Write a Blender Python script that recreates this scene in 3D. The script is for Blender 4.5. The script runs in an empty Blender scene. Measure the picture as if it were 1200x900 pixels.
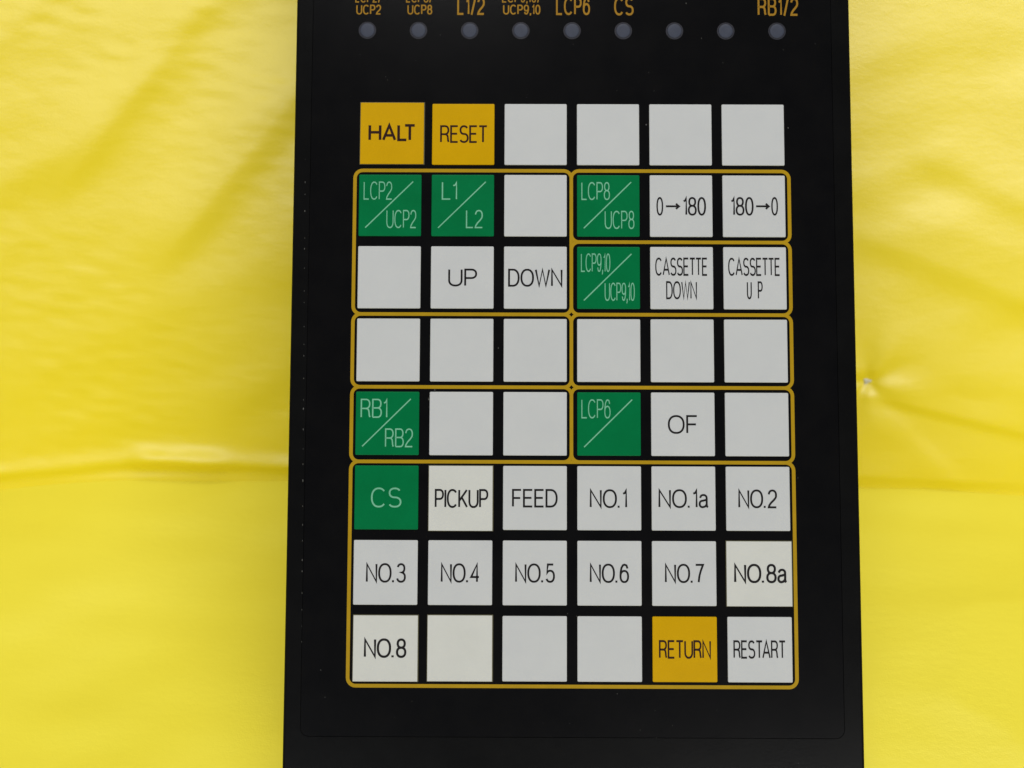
import bpy, math, random
import numpy as np
from mathutils import Matrix, Vector

S = bpy.context.scene
COL = S.collection
random.seed(4)
rng = np.random.default_rng(7)
MM = 0.001

# ------------------------------------------------------------------ camera
PITCH = math.radians(36.0)
CAM_H = 0.28580                       # metres above the floor sheet
F_PX = 1400.0                         # focal length in pixels of a 1200 px wide frame
cam_d = bpy.data.cameras.new('camera')
cam = bpy.data.objects.new('camera', cam_d)
COL.objects.link(cam)
cam.location = (0, 0, CAM_H)
cam.rotation_euler = (math.pi / 2 - PITCH, 0, 0)
cam_d.sensor_width = 36.0
cam_d.lens = 36.0 * F_PX / 1200.0
cam_d.clip_start = 0.005
cam_d.clip_end = 50.0
cam_d.dof.use_dof = True
cam_d.dof.focus_distance = 0.306
cam_d.dof.aperture_fstop = 18.0
S.camera = cam

# ------------------------------------------------------------------ world, lamps, exposure
w = bpy.data.worlds.new('World')
S.world = w
w.use_nodes = True
bg = w.node_tree.nodes['Background']
bg.inputs[0].default_value = (0.78, 0.86, 1.0, 1)
bg.inputs[1].default_value = 0.16


def area(name, loc, aim, sx, sy, power, color):
    d = bpy.data.lights.new(name, 'AREA')
    d.shape = 'RECTANGLE'
    d.size, d.size_y = sx, sy
    d.energy = power
    d.color = color
    o = bpy.data.objects.new(name, d)
    COL.objects.link(o)
    o.location = loc
    o.rotation_euler = (Vector(aim) - Vector(loc)).to_track_quat('-Z', 'Y').to_euler()
    return o


area('ceiling_lamp', (0.05, 0.24, 1.70), (0, 0.28, 0.0), 1.2, 0.6, 22.0, (1.0, 0.985, 0.96))
area('front_fill_left', (-0.62, -1.40, 0.52), (-0.1, 0.35, 0.15), 0.9, 0.42, 10.0, (0.95, 0.98, 1.0))  # added fill, not a known window: sheen and frontal light on the left sheet
area('front_fill_right', (0.58, -1.40, 0.55), (0.1, 0.35, 0.15), 0.9, 0.42, 15.5, (1.0, 0.985, 0.96))  # added fill, no known fixture: brightens the sheet and floor on the right

S.view_settings.view_transform = 'Standard'
S.view_settings.look = 'None'
S.view_settings.exposure = 0.0
S.view_settings.gamma = 1.0


# ------------------------------------------------------------------ helpers
def tag(o, label=None, cat=None, group=None, kind=None):
    if label: o['label'] = label
    if cat: o['category'] = cat
    if group: o['group'] = group
    if kind: o['kind'] = kind
    return o


def mesh_obj(name, verts, faces, mat, parent=None, smooth=False):
    me = bpy.data.meshes.new(name)
    me.from_pydata([tuple(v) for v in verts], [], faces)
    me.update()
    me.materials.append(mat)
    if smooth:
        me.polygons.foreach_set('use_smooth', [True] * len(me.polygons))
    o = bpy.data.objects.new(name, me)
    COL.objects.link(o)
    if parent is not None:
        o.parent = parent
    return o


# ------------------------------------------------------------------ materials
def new_mat(name):
    m = bpy.data.materials.new(name)
    m.use_nodes = True
    nt = m.node_tree
    return m, nt, nt.nodes['Principled BSDF']


def noise_node(nt, scale, detail=3.0, rough=0.5, mapping=None):
    tc = nt.nodes.new('ShaderNodeTexCoord')
    n = nt.nodes.new('ShaderNodeTexNoise')
    n.inputs['Scale'].default_value = scale
    n.inputs['Detail'].default_value = detail
    n.inputs['Roughness'].default_value = rough
    if mapping:
        mp = nt.nodes.new('ShaderNodeMapping')
        mp.inputs['Scale'].default_value = mapping[0]
        mp.inputs['Rotation'].default_value = mapping[1]
        nt.links.new(tc.outputs['Object'], mp.inputs['Vector'])
        nt.links.new(mp.outputs['Vector'], n.inputs['Vector'])
    else:
        nt.links.new(tc.outputs['Object'], n.inputs['Vector'])
    return n


def mix_col(nt, fac, a, b):
    r = nt.nodes.new('ShaderNodeValToRGB')
    r.color_ramp.elements[0].position = 0.3
    r.color_ramp.elements[1].position = 0.7
    r.color_ramp.elements[0].color = (*a, 1)
    r.color_ramp.elements[1].color = (*b, 1)
    nt.links.new(fac, r.inputs[0])
    return r.outputs[0]


def sheet_material(name, base_a, base_b, rough, spec):
    m, nt, p = new_mat(name)
    n = noise_node(nt, 9.0, 3.0)
    nt.links.new(mix_col(nt, n.outputs['Fac'], base_a, base_b), p.inputs['Base Color'])
    p.inputs['Roughness'].default_value = rough
    p.inputs['Specular IOR Level'].default_value = spec
    fine = noise_node(nt, 260.0, 3.0, 0.6, ((0.55, 1.0, 1.0), (0, 0, 0)))
    grain = noise_node(nt, 2200.0, 2.0)
    b1 = nt.nodes.new('ShaderNodeBump')
    b1.inputs['Strength'].default_value = 0.16
    b1.inputs['Distance'].default_value = 0.0006
    nt.links.new(fine.outputs['Fac'], b1.inputs['Height'])
    b2 = nt.nodes.new('ShaderNodeBump')
    b2.inputs['Strength'].default_value = 0.35
    b2.inputs['Distance'].default_value = 0.0001
    nt.links.new(grain.outputs['Fac'], b2.inputs['Height'])
    nt.links.new(b1.outputs[0], b2.inputs['Normal'])
    nt.links.new(b2.outputs[0], p.inputs['Normal'])
    return m


def plastic(name, col_a, col_b, rough, spec=0.5, grain_scale=900.0, bump=0.3, speck=False, mottle=120.0):
    m, nt, p = new_mat(name)
    n = noise_node(nt, mottle, 4.0, 0.6)
    c = mix_col(nt, n.outputs['Fac'], col_a, col_b)
    if speck:                                     # dust lying on the dark film
        tc = nt.nodes.new('ShaderNodeTexCoord')
        v = nt.nodes.new('ShaderNodeTexVoronoi')
        v.inputs['Scale'].default_value = 150.0
        nt.links.new(tc.outputs['Object'], v.inputs['Vector'])
        near = nt.nodes.new('ShaderNodeMath'); near.operation = 'LESS_THAN'
        near.inputs[1].default_value = 0.030
        nt.links.new(v.outputs['Distance'], near.inputs[0])
        sp = nt.nodes.new('ShaderNodeSeparateColor')
        nt.links.new(v.outputs['Color'], sp.inputs[0])
        few = nt.nodes.new('ShaderNodeMath'); few.operation = 'GREATER_THAN'
        few.inputs[1].default_value = 0.86
        nt.links.new(sp.outputs[0], few.inputs[0])
        an = nt.nodes.new('ShaderNodeMath'); an.operation = 'MULTIPLY'
        nt.links.new(near.outputs[0], an.inputs[0]); nt.links.new(few.outputs[0], an.inputs[1])
        sc = nt.nodes.new('ShaderNodeMath'); sc.operation = 'MULTIPLY'
        nt.links.new(an.outputs[0], sc.inputs[0]); nt.links.new(sp.outputs[1], sc.inputs[1])
        mx = nt.nodes.new('ShaderNodeMix'); mx.data_type = 'RGBA'
        nt.links.new(sc.outputs[0], mx.inputs[0])
        nt.links.new(c, mx.inputs[6])
        mx.inputs[7].default_value = (0.22, 0.22, 0.22, 1)
        c = mx.outputs[2]
    nt.links.new(c, p.inputs['Base Color'])
    p.inputs['Roughness'].default_value = rough
    p.inputs['Specular IOR Level'].default_value = spec
    g = noise_node(nt, grain_scale, 2.0)
    b = nt.nodes.new('ShaderNodeBump')
    b.inputs['Strength'].default_value = bump
    b.inputs['Distance'].default_value = 0.0001
    nt.links.new(g.outputs['Fac'], b.inputs['Height'])
    nt.links.new(b.outputs[0], p.inputs['Normal'])
    return m


M_WALL = sheet_material('yellow_sheet', (0.69, 0.545, 0.005), (0.715, 0.575, 0.008), 0.37, 0.62)
M_FLOOR = sheet_material('yellow_floor_sheet', (0.685, 0.595, 0.036), (0.71, 0.623, 0.046), 0.40, 0.55)
M_MARK = plastic('pale_scuff', (0.45, 0.43, 0.30), (0.62, 0.59, 0.48), 0.4)
M_BODY = plastic('black_housing', (0.0028, 0.0028, 0.003), (0.0038, 0.0038, 0.004), 0.22, 0.05, 1500.0, 0.1, True)
M_FILM = plastic('black_film', (0.0022, 0.0022, 0.0026), (0.0032, 0.0031, 0.0034), 0.20, 0.06, 1200.0, 0.05, True)
M_WHITE = plastic('white_key', (0.358, 0.367, 0.380), (0.372, 0.380, 0.391), 0.32, 0.15, 900.0, 0.15)
M_PAPER = plastic('label_paper', (0.382, 0.387, 0.372), (0.402, 0.406, 0.391), 0.6, 0.3, 700.0, 0.3)
M_GREEN = plastic('green_key', (0.0002, 0.096, 0.029), (0.0003, 0.108, 0.034), 0.32, 0.05, 900.0, 0.15)
M_AMBER = plastic('amber_key', (0.375, 0.215, 0.0002), (0.40, 0.23, 0.0004), 0.32, 0.05, 900.0, 0.15)
M_AMBER_PAPER = plastic('amber_label', (0.378, 0.216, 0.0003), (0.398, 0.228, 0.0005), 0.4, 0.05, 700.0, 0.3)
M_OLIVE = plastic('olive_edge', (0.035, 0.031, 0.008), (0.05, 0.043, 0.010), 0.6)
M_GOLD = plastic('gold_print', (0.25, 0.152, 0.0015), (0.285, 0.172, 0.003), 0.5, 0.1)
M_LEGEND_GOLD = plastic('gold_lettering', (0.195, 0.100, 0.006), (0.23, 0.120, 0.008), 0.5, 0.1)
M_INK = plastic('black_ink', (0.004, 0.004, 0.004), (0.007, 0.006, 0.006), 0.5, 0.1)
M_BROWN_INK = plastic('dark_ink', (0.012, 0.002, 0.001), (0.018, 0.004, 0.002), 0.5, 0.1)
M_MINT = plastic('pale_green_ink', (0.10, 0.29, 0.19), (0.135, 0.335, 0.225), 0.5, 0.1)
M_LENS = plastic('smoked_lens', (0.023, 0.027, 0.043), (0.029, 0.034, 0.053), 0.5, 0.2, 300.0, 0.1, mottle=500.0)
M_RING = plastic('dark_lens_well', (0.003, 0.003, 0.009), (0.004, 0.004, 0.011), 0.5, 0.3)

# ------------------------------------------------------------------ where the keypad stands
# pose of the front face measured against the camera (x right, y down, z forward, mm)
R = np.array([[0.9999872630615129, -0.003591251791954393, 0.0035463538051880845],
              [0.003280688779613656, 0.9964603689174645, 0.08399982296411225],
              [-0.0038354655357732918, -0.083987118580397, 0.9964594588424992]])
T = np.array([15.4871153, 0.80613574, 308.61384252])
cp, sp_ = math.cos(PITCH), math.sin(PITCH)
M = np.array([[1, 0, 0], [0, -sp_, cp], [0, -cp, -sp_]])      # camera axes -> world axes
Rw = M @ R
Tw = M @ T * MM + np.array([0, 0, CAM_H])
# local axes of the keypad: x right, y down the face, z INTO the body -> use (x, up, outwards)
LX, LY, LZ = Rw[:, 0], -Rw[:, 1], -Rw[:, 2]
TOP, BOT, HALF_W, THICK = -149.0, 106.0, 73.2, 36.0
# origin of the thing: middle of the lower back edge, where it stands on the floor
BASE_L = np.array([0.0, -BOT, -THICK])                        # in (x, up, out) mm
base_w = Tw + (BASE_L[0] * LX + BASE_L[1] * LY + BASE_L[2] * LZ) * MM


def P(u, v, out=0.0):
    """face coordinates in mm (u right, v down, out = proud of the film) -> keypad local metres"""
    return ((u - BASE_L[0]) * MM, (-v - BASE_L[1]) * MM, (out - BASE_L[2]) * MM)


def face_uv(x, y):
    """measurement on the photograph (1200 x 900) -> mm on the keypad's face"""
    d = np.array([(x - 600) / F_PX, (y - 450) / F_PX, 1.0])
    t = (R[:, 2] @ T) / (R[:, 2] @ d)
    q = R.T @ (d * t - T)
    return q[0], q[1]


keypad = bpy.data.objects.new('control_keypad', None)
COL.objects.link(keypad)
keypad.matrix_world = Matrix(((LX[0], LY[0], LZ[0], base_w[0]), (LX[1], LY[1], LZ[1], base_w[1]),
                              (LX[2], LY[2], LZ[2], base_w[2]), (0, 0, 0, 1)))
tag(keypad, 'black industrial control keypad with white, green and amber keys leaning back on a yellow sheet', 'keypad')


def rrect(u0, u1, v0, v1, r, n=5):
    pts = []
    for cx, cy, a0 in ((u1 - r, v1 - r, 0), (u0 + r, v1 - r, 90), (u0 + r, v0 + r, 180), (u1 - r, v0 + r, 270)):
        for k in range(n + 1):
            a = math.radians(a0 + 90 * k / n)
            pts.append((cx + r * math.cos(a), cy + r * math.sin(a)))
    return pts


def stacked(name, rings, mat, parent, cap_first=True, cap_last=True, smooth=False):
    """rings: list of (outline, out) joined one to the next into a solid"""
    n = len(rings[0][0])
    verts, faces = [], []
    for pts, out in rings:
        verts += [P(u, v, out) for u, v in pts]
    for k in range(len(rings) - 1):
        for i in range(n):
            j = (i + 1) % n
            faces.append((k * n + i, (k + 1) * n + i, (k + 1) * n + j, k * n + j))
    if cap_first: faces.append(tuple(range(n)))
    if cap_last: faces.append(tuple(reversed([(len(rings) - 1) * n + i for i in range(n)])))
    o = mesh_obj(name, verts, faces, mat, parent, smooth)
    return o


def slab(u0, u1, v0, v1, r, low, high, bev, n=4, steps=3):
    rings = [(rrect(u0, u1, v0, v1, r, n), low)]
    for k in range(steps + 1):
        a = math.radians(90 * k / steps)
        e = bev * (1 - math.cos(a))
        rings.append((rrect(u0 + e, u1 - e, v0 + e, v1 - e, max(r - e, 0.02), n), high - bev + bev * math.sin(a)))
    return rings


# --- housing with a shallow pocket for the printed film
B = 0.7
rings = []
for k in range(4):
    a = math.radians(90 * k / 3); e = B * (1 - math.sin(a))
    rings.append((rrect(-HALF_W + 0.15 + e, HALF_W + 0.4 - e, TOP + e, BOT - e, 4 - e, 5), -THICK + B * (1 - math.cos(a))))
for k in range(4):
    a = math.radians(90 * k / 3); e = B * (1 - math.cos(a))
    rings.append((rrect(-HALF_W + 0.15 + e, HALF_W + 0.4 - e, TOP + e, BOT - e, 4 - e, 5), 0.05 - B + B * math.sin(a)))
FU, FT, FB = 68.7, -142.0, 88.7
rings.append((rrect(-FU, FU, FT, FB, 2.2, 5), 0.05))
rings.append((rrect(-FU, FU, FT, FB, 2.2, 5), -0.3))
stacked('housing', rings, M_BODY, keypad)
film = stacked('front_film', slab(-FU + 0.09, FU - 0.09, FT + 0.09, FB - 0.09, 2.1, -0.29, 0.0, 0.05, 5), M_FILM, keypad)

# --- gold border lines
LV = [-56.9, -37.99, -18.9, 0.08, 19.33, 76.0]
CU = -0.15


def border(u0, u1, v0, v1, i):
    h, r = 0.46, 2.0
    top = 0.05 + 0.004 * i
    stacked('border_line', [(rrect(u0 - h, u1 + h, v0 - h, v1 + h, r + h, 6), -0.02),
                            (rrect(u0 - h, u1 + h, v0 - h, v1 + h, r + h, 6), top),
                            (rrect(u0 + h, u1 - h, v0 + h, v1 - h, r - h, 6), top),
                            (rrect(u0 + h, u1 - h, v0 + h, v1 - h, r - h, 6), -0.02)],
            M_GOLD, film, False, False)


UL, UR = -56.85, 56.85
cells = [(UL, CU, LV[0], LV[2]), (UL, CU, LV[2], LV[3]), (UL, CU, LV[3], LV[4]),
         (CU, UR, LV[0], LV[1]), (CU, UR, LV[1], LV[2]), (CU, UR, LV[2], LV[3]), (CU, UR, LV[3], LV[4]),
         (UL, UR, LV[4], LV[5])]
for i, c in enumerate(cells):
    border(*c, i)

# ------------------------------------------------------------------ single-stroke lettering
def el(cx, cy, rx, ry, a0, a1, n=None, e=2.25):
    n = n or max(4, int(abs(a1 - a0) / 11))
    out = []
    for k in range(n + 1):
        a = math.radians(a0 + (a1 - a0) * k / n)
        c, s = math.cos(a), math.sin(a)
        out.append((cx + rx * math.copysign(abs(c) ** (2 / e), c), cy + ry * math.copysign(abs(s) ** (2 / e), s)))
    return out


def glyph(ch):
    """-> width, list of strokes (closed strokes repeat their first point)"""
    if ch == 'A': return .74, [[(0, 0), (.37, 1), (.74, 0)], [(.115, .31), (.625, .31)]]
    if ch == 'B': return .60, [[(0, 0), (0, 1)] + [(.33, 1)] + el(.33, .76, .24, .24, 90, -90) + [(0, .52)],
                               [(0, 0), (.34, 0)] + el(.34, .26, .26, .26, -90, 90)]
    if ch == 'C': return .72, [el(.37, .5, .37, .5, 42, 318)]
    if ch == 'D': return .66, [[(.26, 0), (0, 0), (0, 1), (.26, 1)] + el(.26, .5, .40, .5, 90, -90)]
    if ch == 'E': return .54, [[(.54, 1), (0, 1), (0, 0), (.54, 0)], [(0, .52), (.49, .52)]]
    if ch == 'F': return .52, [[(.52, 1), (0, 1), (0, 0)], [(0, .51), (.47, .51)]]
    if ch == 'H': return .66, [[(0, 0), (0, 1)], [(.66, 0), (.66, 1)], [(0, .52), (.66, .52)]]
    if ch == 'I': return .0, [[(0, 0), (0, 1)]]
    if ch == 'K': return .62, [[(0, 0), (0, 1)], [(.60, 1), (0, .36)], [(.20, .57), (.62, 0)]]
    if ch == 'L': return .50, [[(0, 1), (0, 0), (.50, 0)]]
    if ch == 'N': return .66, [[(0, 0), (0, 1), (.66, 0), (.66, 1)]]
    if ch == 'O': return .80, [el(.40, .5, .40, .5, 90, 450, 36)]
    if ch == 'P': return .58, [[(0, 0), (0, 1), (.31, 1)] + el(.31, .735, .27, .265, 90, -90) + [(0, .47)]]
    if ch == 'R': return .62, [[(0, 0), (0, 1), (.32, 1)] + el(.32, .745, .27, .255, 90, -90) + [(0, .49)],
                               [(.30, .49)] + [(.44, .47), (.52, .40), (.55, .28), (.57, .10), (.62, 0)]]
    if ch == 'S': return .62, [el(.31, .755, .28, .245, 28, 270) [:-1] + el(.31, .255, .31, .255, 90, -152)]
    if ch == 'T': return .62, [[(0, 1), (.62, 1)], [(.31, 1), (.31, 0)]]
    if ch == 'U': return .66, [[(0, 1), (0, .34)] + el(.33, .34, .33, .34, 180, 360) + [(.66, 1)]]
    if ch == 'W': return .92, [[(0, 1), (.23, 0), (.46, 1), (.69, 0), (.92, 1)]]
    if ch == 'a': return .50, [[(.03, .55)] + el(.24, .52, .20, .20, 160, 0) + [(.44, .14), (.46, .04), (.52, 0)],
                               [(.44, .44), (.20, .38)] + el(.20, .19, .20, .19, 90, 270) + [(.34, .04), (.44, .16)]]
    if ch == '0': return .52, [el(.26, .5, .26, .5, 90, 450, 32)]
    if ch == '1': return .20, [[(0, .80), (.12, .84), (.20, 1), (.20, 0)]]
    if ch == '2': return .54, [el(.27, .72, .26, .28, 172, -28) + [(.38, .44), (.18, .28), (.04, .12), (0, 0), (.54, 0)]]
    if ch == '3': return .54, [el(.26, .76, .23, .24, 165, -90) [:-1] + el(.26, .265, .27, .265, 90, -165)]
    if ch == '4': return .56, [[(.42, 0), (.42, 1), (0, .27), (.56, .27)]]
    if ch == '5': return .54, [[(.48, 1), (.10, 1), (.04, .50)] + el(.26, .32, .27, .32, 130, -155)]
    if ch == '6': return .54, [el(.27, .32, .27, .32, 180, 540, 28),
                               [(.0, .32), (.01, .56), (.07, .82), (.18, .97), (.29, 1), (.42, .96), (.50, .78)]]
    if ch == '7': return .52, [[(0, 1), (.52, 1), (.36, .66), (.26, .36), (.20, 0)]]
    if ch == '8': return .54, [el(.27, .765, .23, .235, -90, 270, 26), el(.27, .265, .27, .265, 90, 450, 28)]
    if ch == '9': return .54, [el(.27, .68, .27, .32, 0, 360, 28),
                               [(.54, .68), (.53, .44), (.47, .18), (.36, .03), (.25, 0), (.12, .04), (.04, .22)]]
    if ch == '.': return .0, [[(0, -.035), (0, .085)]]
    if ch == ',': return .05, [[(.05, .09), (.05, -.06), (0, -.18)]]
    if ch == '/': return .34, [[(0, -.06), (.34, 1.02)]]
    if ch == '>': return .80, [[(0, .5), (.80, .5)], [(.62, .66), (.72, .56), (.80, .5), (.72, .44), (.62, .34)]]
    if ch == ' ': return .16, []
    raise ValueError(ch)


def ribbon(pts, half):
    """mitred band along a polyline -> verts, quads (2-D)"""
    q = [np.array(pts[0], float)]
    for p in pts[1:]:
        p = np.array(p, float)
        if np.hypot(*(p - q[-1])) > 1e-4: q.append(p)
    closed = len(q) > 3 and np.hypot(*(q[0] - q[-1])) < 1e-3
    if closed: q.pop()
    n = len(q)
    vs = []
    for i in range(n):
        a = q[(i - 1) % n] if (closed or i > 0) else None
        b = q[(i + 1) % n] if (closed or i < n - 1) else None
        t1 = (q[i] - a) / np.hypot(*(q[i] - a)) if a is not None else None
        t2 = (b - q[i]) / np.hypot(*(b - q[i])) if b is not None else None
        if t1 is None: t1 = t2
        if t2 is None: t2 = t1
        n1, n2 = np.array([-t1[1], t1[0]]), np.array([-t2[1], t2[0]])
        m = n1 + n2
        l = np.hypot(*m)
        m = n1 if l < 1e-6 else m / l
        k = min(1 / max(m @ n1, 0.3), 2.4)
        vs += [q[i] + m * half * k, q[i] - m * half * k]
    fs = [(2 * i, 2 * i + 1, 2 * i + 3, 2 * i + 2) for i in range(n - 1)]
    if closed: fs.append((2 * n - 2, 2 * n - 1, 1, 0))
    return vs, fs


def strokes_mesh(name, strokes, half, out, mat, parent, q=1.0):
    verts, faces = [], []
    for k, s in enumerate(strokes):
        vs, fs = ribbon([(x / q, y) for x, y in s], half)
        b = len(verts)
        verts += [P(x * q, y, out + 0.003 * (k % 9)) for x, y in vs]
        faces += [tuple(b + i for i in f) for f in fs]
    return mesh_obj(name, verts, faces, mat, parent)


class Strokes(list):
    q = 1.0


KERN = {'LT': -.5, 'HA': 1.1, 'AL': 1.2, 'TA': .4, 'TT': .7}


def text_strokes(s, x0, x1, y0, y1, half, gap=.19):
    """lettering whose ink fills the measured box (photograph pixels)"""
    xm, ym = (x0 + x1) / 2, (y0 + y1) / 2
    ua, ub = face_uv(x0, ym)[0] + half, face_uv(x1, ym)[0] - half
    va, vb = face_uv(xm, y0)[1] + half, face_uv(xm, y1)[1] - half
    pos, cur = [], 0.0
    for i, ch in enumerate(s):
        wd, st = glyph(ch)
        g = gap
        if i and (ch in '.,' or s[i - 1] in '.,'): g = gap * 0.9
        if i and s[i - 1] == '.': g = gap * 1.55
        if i and ch == '/': g = gap * 1.0
        if i: cur += g * KERN.get(s[i - 1] + ch, 1.0)
        pos.append((cur, st)); cur += wd
    k = (ub - ua) / cur
    out = Strokes()
    out.q = min(1.0, max(0.62, (k / abs(vb - va)) / 0.80))     # condensed lettering has thinner uprights
    for cx, st in pos:
        for poly in st:
            out.append([(ua + (cx + x) * k, vb + (va - vb) * y) for x, y in poly])
    return out


# ------------------------------------------------------------------ keys
PITCH_K, HALF_K = 19.026, 8.18
THIN, BOLD, GLYPH_G = 0.255, 0.295, 0.178
TOPK = 0.30
W_, G_, A_ = 'white', 'green', 'amber'
legend = {
    (1, 1): [('HALT', 432, 487.7, 146, 166)], (1, 2): [('RESET', 515.8, 571.7, 147.2, 167.9)],
    (2, 1): [('LCP2', 426.1, 460, 213, 234.4), ('UCP2', 452.7, 488.2, 246.3, 267.7)],
    (2, 2): [('L1', 517.8, 535.8, 213.2, 234.4), ('L2', 546, 566, 246.3, 267.7)],
    (2, 4): [('LCP8', 681, 714.8, 213.7, 234.8), ('UCP8', 708.3, 743.5, 247.3, 268.7)],
    (2, 5): [('0', 768.8, 777.3, 231.2, 253), ('>', 779, 796.6, 231.2, 253), ('180', 799.8, 827.2, 231.2, 253)],
    (2, 6): [('180', 855.8, 882.9, 231.2, 253), ('>', 884.6, 901.7, 231.2, 253), ('0', 903.2, 911.7, 231.2, 253)],
    (3, 2): [('UP', 525.3, 559.2, 315, 336)], (3, 3): [('DOWN', 595.4, 659.2, 315.2, 336.3)],
    (3, 4): [('LCP9,10', 680.4, 715.4, 297.2, 319), ('UCP9,10', 708.2, 744, 331.5, 352.9)],
    (3, 5): [('CASSETTE', 767.2, 829.4, 302.1, 323.5), ('DOWN', 780, 817, 329.7, 351)],
    (3, 6): [('CASSETTE', 852.6, 914.4, 302.3, 323.7), ('U', 874.5, 881.2, 329.9, 351), ('P', 887.3, 894, 329.9, 351)],
    (5, 1): [('RB1', 422.8, 454.2, 467.4, 489.7), ('RB2', 451.2, 484.2, 502.1, 524.2)],
    (5, 4): [('LCP6', 681, 715.6, 467.9, 490.5)], (5, 5): [('OF', 782.4, 817.6, 486.5, 508.6)],
    (6, 1): [('CS', 434.9, 470.6, 571.3, 594.7)], (6, 2): [('PICKUP', 509.5, 572.4, 573, 595.3)],
    (6, 3): [('FEED', 600, 653.5, 573, 594.7)], (6, 4): [('NO.1', 691, 734.8, 573.3, 595.4)],
    (6, 5): [('NO.1a', 771.4, 830.2, 573.3, 595.4)], (6, 6): [('NO.2', 864.8, 910.5, 573.6, 595.6)],
    (7, 1): [('NO.3', 429, 476, 659.8, 682.7)], (7, 2): [('NO.4', 516.6, 562.5, 660, 682.7)],
    (7, 3): [('NO.5', 603.6, 650.5, 660.2, 682.8)], (7, 4): [('NO.6', 691, 737.1, 660.4, 683.1)],
    (7, 5): [('NO.7', 778.9, 824.9, 660.6, 683.2)], (7, 6): [('NO.8a', 859.8, 922, 660.6, 683.3)],
    (8, 1): [('NO.8', 426.6, 476.5, 747.8, 770.7)], (8, 5): [('RETURN', 771.8, 833.2, 750, 771.8)],
    (8, 6): [('RESTART', 858.9, 921, 750.2, 771.8)],
}
green = {(2, 1), (2, 2), (2, 4), (3, 4), (5, 1), (5, 4), (6, 1)}
amber = {(1, 1), (1, 2), (8, 5)}
slashed = {(2, 1), (2, 2), (2, 4), (3, 4), (5, 1), (5, 4)}
# paper labels stuck over a key: measured edges (x0, x1, y0, y1)
stuck = {(1, 1): (422.6, 496.8, 120.9, 192.6), (6, 2): (502.6, 577.2, 546.0, 621.9),
         (7, 6): (851.2, 927.6, 634.4, 710.4), (8, 1): (414.0, 489.5, 721.0, 798.3),
         (8, 2): (501.0, 576.7, 721.0, 798.2)}

for row in range(1, 9):
    for c in range(1, 7):
        k = (row, c)
        uc, vc = (c - 3.5) * PITCH_K, (row - 4.5) * PITCH_K
        colour = G_ if k in green else A_ if k in amber else W_
        mat = {W_: M_WHITE, G_: M_GREEN, A_: M_AMBER}[colour]
        under = 0.22 if k in stuck else 0.0
        key = stacked('key', slab(uc - HALF_K + under, uc + HALF_K - under, vc - HALF_K + under, vc + HALF_K - under,
                                  0.3, -0.02, TOPK - under * .4, 0.16, 3), mat, keypad)
        words = legend.get(k)
        if words:
            txt = 'CASSETTE UP' if k == (3, 6) else ' '.join(t[0].replace('>', ' to ') for t in words)
            key['label'] = f'{colour} key marked {txt}'
        elif k in stuck:
            key['label'] = 'blank key under a cream paper label'
        else:
            key['label'] = 'blank white key'
        out = TOPK + 0.02
        if k in stuck:
            x0, x1, y0, y1 = stuck[k]
            xm, ym = (x0 + x1) / 2, (y0 + y1) / 2
            u0, u1 = face_uv(x0, ym)[0], face_uv(x1, ym)[0]
            v0, v1 = face_uv(xm, y0)[1], face_uv(xm, y1)[1]
            st = stacked('sticker', slab(u0, u1, v0, v1, 0.08, 0.22, 0.42, 0.05, 3, 2),
                         M_AMBER_PAPER if colour == A_ else M_PAPER, key)
            d = 0.24
            stacked('sticker_backing', slab(u0 - d * .7, u1 + d, v0 - d * .8, v1 + d * .6, 0.1, 0.02, 0.215, 0.04, 3, 2), M_OLIVE, key)
            out = 0.44
        if words:
            half = 0.35 if k == (1, 1) else 0.21 if k == (6, 1) else 0.265 if k == (6, 2) else BOLD if k in stuck else GLYPH_G if colour == G_ else THIN
            ink = M_MINT if colour == G_ else M_BROWN_INK if colour == A_ else M_INK
            for t, x0, x1, y0, y1 in words:
                st = text_strokes(t, x0, x1, y0, y1, half)
                strokes_mesh('legend', st, half, out, ink, key, st.q)
        if k in slashed:
            a = (uc - HALF_K + .108 * 2 * HALF_K, vc - HALF_K + .865 * 2 * HALF_K)
            b = (uc - HALF_K + .866 * 2 * HALF_K, vc - HALF_K + .115 * 2 * HALF_K)
            strokes_mesh('slash', [[a, b]], 0.15, out, M_MINT, key)

# ------------------------------------------------------------------ indicator lights and their gold legends
for i in range(9):
    u, v = -54.18 + 13.565 * i, -94.75
    ring = lambda r, n=28: [(u + r * math.cos(2 * math.pi * q / n), v + r * math.sin(2 * math.pi * q / n)) for q in range(n)]
    bez = stacked('indicator_light', [(ring(2.35), -0.02), (ring(2.3), 0.04), (ring(2.02), 0.04), (ring(2.0), 0.0)],
                  M_RING, keypad, False, True)
    stacked('lens', [(ring(1.93), 0.01), (ring(1.90), 0.10), (ring(1.7), 0.13), (ring(1.2), 0.15), (ring(.6), 0.16)],
            M_LENS, bez, True, True, True)
tops = [('LCP2/', 416.3, 447, -8.6, 3.1, .17), ('UCP2', 417.5, 446.7, 5.5, 17.1, .18),
        ('LCP8/', 475.8, 507, -8.6, 3.1, .17), ('UCP8', 477.4, 506.6, 5.5, 17.1, .18),
        ('L1/2', 535.6, 568.4, -3, 17.6, .29),
        ('LCP9,10/', 588.3, 633.6, -8.6, 3.1, .17), ('UCP9,10', 589.5, 633.3, 5.5, 17.1, .18),
        ('LCP6', 651.3, 691.7, -3, 17.8, .29), ('CS', 719.4, 742.7, -3, 18.2, .29), ('RB1/2', 887.6, 935.6, -2.6, 18.6, .29)]
for t, x0, x1, y0, y1, half in tops:
    st = text_strokes(t, x0, x1, y0, y1, half, .28)
    strokes_mesh('indicator_legend', st, half, 0.03, M_LEGEND_GOLD, film, st.q)


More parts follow.
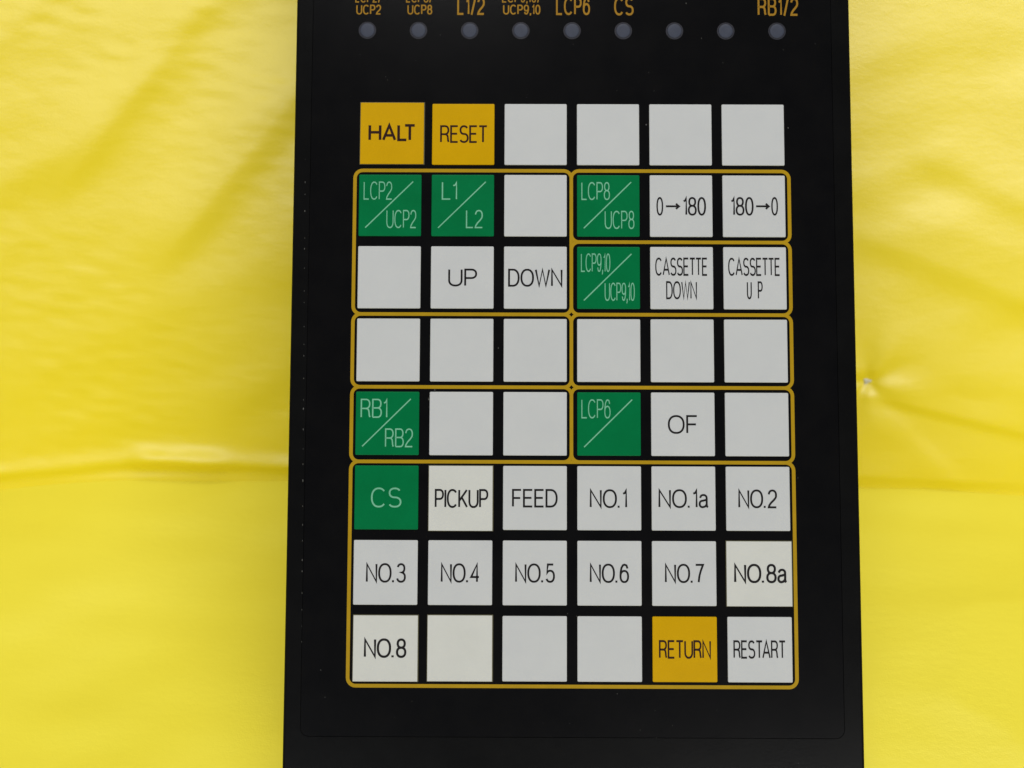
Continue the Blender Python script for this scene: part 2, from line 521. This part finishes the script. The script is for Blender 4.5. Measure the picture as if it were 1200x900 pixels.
# dust and worn flecks on the film
verts, faces = [], []
spots = [(804, 4, .18), (923.5, 150, .16), (584, 408, .17), (509.5, 457, .2), (502.5, 468, .22), (516, 41, .14),
         (822, 45, .13), (676, 722, .12), (665, 719, .12), (376, 785, .12), (935, 560, .1), (452, 90, .1), (760, 85, .1)]
spots += [(359.2 + .0 * q - .0075 * q, q + random.uniform(-6, 6), random.choice((.09, .12, .16))) for q in range(190, 760, 21)]
spots += [(random.uniform(365, 980), random.choice((random.uniform(50, 115), random.uniform(810, 895))), random.uniform(.06, .11)) for _ in range(26)]
for x, y, rad in spots:
    u, v = face_uv(x, y)
    b = len(verts)
    st = 1 + 1.6 * random.random() if x < 362 else 1 + .4 * random.random()
    for q in range(7):
        a = 2 * math.pi * q / 7
        rr = rad * random.uniform(.6, 1.15)
        verts.append(P(u + rr * .8 * math.cos(a), v + rr * st * math.sin(a), 0.08))
    faces.append(tuple(reversed(range(b, b + 7))))
M_DUST = plastic('grey_dust', (0.035, 0.035, 0.033), (0.08, 0.08, 0.075), 0.7, 0.2)
tag(mesh_obj('dust', verts, faces, M_DUST, film), None, None, None, 'stuff')


# ------------------------------------------------------------------ yellow sheets behind and below
def ray(x, y):
    d = M @ np.array([(x - 600) / F_PX, (y - 450) / F_PX, 1.0])
    return d


def on_floor(x, y):
    d = ray(x, y)
    t = -CAM_H / d[2]
    return d[0] * t, d[1] * t


crease = [on_floor(x, y) for x, y in ((0, 565.5), (160, 561), (335, 556.5), (670, 562), (1005, 568), (1100, 572), (1200, 577.5))]
pc = np.polyfit([c[0] for c in crease], [c[1] for c in crease], 4)
XL, XR = crease[0][0] - .02, crease[-1][0] + .02


def base_y(x):
    xc = np.clip(x, XL, XR)
    return np.polyval(pc, xc)


LEAN = 0.21
Y0 = float(base_y(np.array(on_floor(670, 562)[0])))


def on_wall(x, y):
    d = ray(x, y)                     # plane y = Y0 + LEAN * z
    t = (Y0 + LEAN * CAM_H) / (d[1] - LEAN * d[2])
    return d[0] * t, CAM_H + d[2] * t


def smooth_noise(X, Z, scale, n, seed, stretch=1.0, angle=0.0, spread=.5):
    g = np.random.default_rng(seed)
    out = np.zeros_like(X)
    ca, sa = math.cos(angle), math.sin(angle)
    A, Bc = (X * ca + Z * sa) / stretch, -X * sa + Z * ca
    for _ in range(n):
        th = g.uniform(0, 2 * math.pi)
        k = 2 * math.pi / (scale * g.uniform(1 - spread, 1 + spread))
        out += np.sin(k * (A * math.cos(th) + Bc * math.sin(th)) + g.uniform(0, 2 * math.pi))
    return out / math.sqrt(n / 2)


def fold(X, Z, p0, p1, width, amp, skew=0.0, taper=.25):
    (ax, az), (bx, bz) = on_wall(*p0), on_wall(*p1)
    L = math.hypot(bx - ax, bz - az)
    tx, tz = (bx - ax) / L, (bz - az) / L
    s = ((X - ax) * tx + (Z - az) * tz) / L
    d = ((X - ax) * -tz + (Z - az) * tx)
    sg = width * 0.00042
    ends = 1 / (1 + np.exp(-(s) / (taper * .25))) / (1 + np.exp((s - 1) / (taper * .25)))
    side = np.where(d > 0, 1 + skew, 1 - skew)
    return amp * 0.48 * MM * ends * np.exp(-(d / (sg * side)) ** 2)


folds = [  # ends on the photograph, width px, height mm, skew
    ((70, 215), (250, -10), 20, 2.2, .35), ((190, 300), (360, 90), 22, 2.8, .35),
    ((-30, 225), (120, 140), 22, 1.0, .3), ((0, 455), (210, 320), 34, 1.2, .2), ((210, 540), (350, 390), 30, 1.6, .2),
    ((-40, 60), (90, -40), 24, 1.4, .2), ((330, 330), (520, 60), 34, 2.0, .2),
    ((1000, 262), (1240, 352), 24, 2.0, .4), ((1000, 215), (1240, 300), 22, .9, .2), ((1080, 175), (1240, 245), 18, 1.2, .3),
    ((1016, 452), (1240, 500), 12, 1.4, .5), ((1018, 462), (1150, 590), 12, .9, -.3), ((1016, 445), (1240, 430), 16, .7, .2),
    ((990, 380), (1240, 460), 26, 1.2, .2),
]


def wall_disp(X, Z):
    d = np.zeros_like(X)
    for p0, p1, wd, amp, sk in folds:
        d += fold(X, Z, p0, p1, wd, amp, sk)
    d += 0.0006 * smooth_noise(X, Z, .16, 14, 3, 1.6, .7)
    d += 0.00010 * smooth_noise(X, Z, .035, 16, 5, 2.0, .4)
    mask = 1 / (1 + np.exp(-3 * (smooth_noise(X, Z, .12, 10, 11) - .1)))
    mask = mask / (1 + np.exp(X / .03)) + .15
    d += 0.000045 * mask * smooth_noise(X, Z, .0075, 30, 8, 2.2, -.12)
    # pinch at the right of the keypad
    px, pz = on_wall(1013.5, 441)
    r = np.hypot(X - px, Z - pz)
    d -= 0.0014 * np.exp(-(r / .0035) ** 2)
    th = np.arctan2(Z - pz, X - px)
    d += 0.0003 * np.cos(5 * th + .6) * np.exp(-((r - .012) / .011) ** 2)
    # hem of the sheet bunched along the crease on the left
    for p0, p1, wd, amp in (((-60, 556), (190, 539), 9, 2.0), ((160, 539), (265, 541), 9, 4.2), ((225, 543), (420, 551), 8, 2.2)):
        d += fold(X, Z, p0, p1, wd, amp, 0.1, .3)
    # the sheet lies smooth where the keypad's back rests on it, and settles to the floor line
    calm = np.exp(-((X - .0155) / .085) ** 4) * np.exp(-((Z - .195) / .06) ** 4)
    d = d * (1 - calm) - 0.0006 * calm
    return d * np.clip(Z / .004, 0, 1)


xs = np.concatenate([np.linspace(-1.3, -.27, 130, endpoint=False), np.linspace(-.27, .27, 540), np.linspace(.271, 1.3, 130)])
zs = np.concatenate([np.linspace(-.004, .30, 330), np.linspace(.303, .80, 120)])
X, Z = np.meshgrid(xs, zs)
Yw = base_y(X) + LEAN * Z - wall_disp(X, Z)
nx, nz = len(xs), len(zs)


def grid_obj(name, A, Bv, Cv, mat):
    r, c = A.shape
    me = bpy.data.meshes.new(name)
    co = np.stack([A, Bv, Cv], -1).reshape(-1, 3).astype(np.float32)
    idx = np.arange(r * c).reshape(r, c)
    q = np.stack([idx[:-1, :-1], idx[:-1, 1:], idx[1:, 1:], idx[1:, :-1]], -1).reshape(-1, 4)
    me.vertices.add(len(co)); me.vertices.foreach_set('co', co.ravel())
    me.loops.add(q.size); me.loops.foreach_set('vertex_index', q.ravel().astype(np.int32))
    me.polygons.add(len(q))
    me.polygons.foreach_set('loop_start', np.arange(0, q.size, 4, dtype=np.int32))
    me.polygons.foreach_set('use_smooth', np.ones(len(q), dtype=bool))
    me.update(calc_edges=True); me.validate()
    me.materials.append(mat)
    o = bpy.data.objects.new(name, me)
    COL.objects.link(o)
    return o


backdrop = grid_obj('backdrop_sheet', X, Yw, Z, M_WALL)
tag(backdrop, 'wrinkled glossy yellow plastic sheet hanging upright behind the black keypad', 'backdrop')

# small scuffed hole the folds on the right run into
px, pz = on_wall(1013.5, 440.5)
vs, fs = [], []
for k in range(6):
    rr = (0.0, .0004, .0008, .0011, .0013, .0015)[k]
    hh = (.0006, .00065, .0005, .0003, .0001, -.0004)[k]
    for q in range(14):
        a = 2 * math.pi * q / 14
        jj = 1 + .25 * math.sin(3 * a + 1) + .15 * math.sin(5 * a)
        vs.append((px + rr * jj * math.cos(a), 0, pz + rr * .8 * jj * math.sin(a), hh * (1 + .3 * math.sin(2 * a))))
Xm = np.array([v[0] for v in vs]); Zm = np.array([v[2] for v in vs])
Ym = base_y(Xm) + LEAN * Zm - wall_disp(Xm, Zm) - np.array([v[3] for v in vs])
for k in range(5):
    for q in range(14):
        fs.append((k * 14 + q, (k + 1) * 14 + q, (k + 1) * 14 + (q + 1) % 14, k * 14 + (q + 1) % 14))
scuff = mesh_obj('scuff', list(zip(Xm, Ym, Zm)), fs, M_MARK, backdrop, True)

fx = np.concatenate([np.linspace(-1.3, -.30, 90, endpoint=False), np.linspace(-.30, .30, 300), np.linspace(.305, 1.3, 90)])
fy = np.concatenate([np.linspace(-.45, .12, 60, endpoint=False), np.linspace(.12, .46, 180)])
FX, FY = np.meshgrid(fx, fy)
fd = 0.0011 * smooth_noise(FX, FY, .14, 12, 21, 1.5, .3) + 0.00016 * smooth_noise(FX, FY, .03, 14, 22, 2.0, .1)
flat = np.exp(-((FX - .0155) / .10) ** 4) * np.exp(-((FY - .235) / .06) ** 4)
FZ = np.minimum((fd - 0.0016) * (1 - flat) - 0.0003 * flat, -0.0002)
floor = grid_obj('floor', FX, FY, FZ, M_FLOOR)
tag(floor, 'smooth yellow plastic sheet lying under the black keypad', None, None, 'structure')
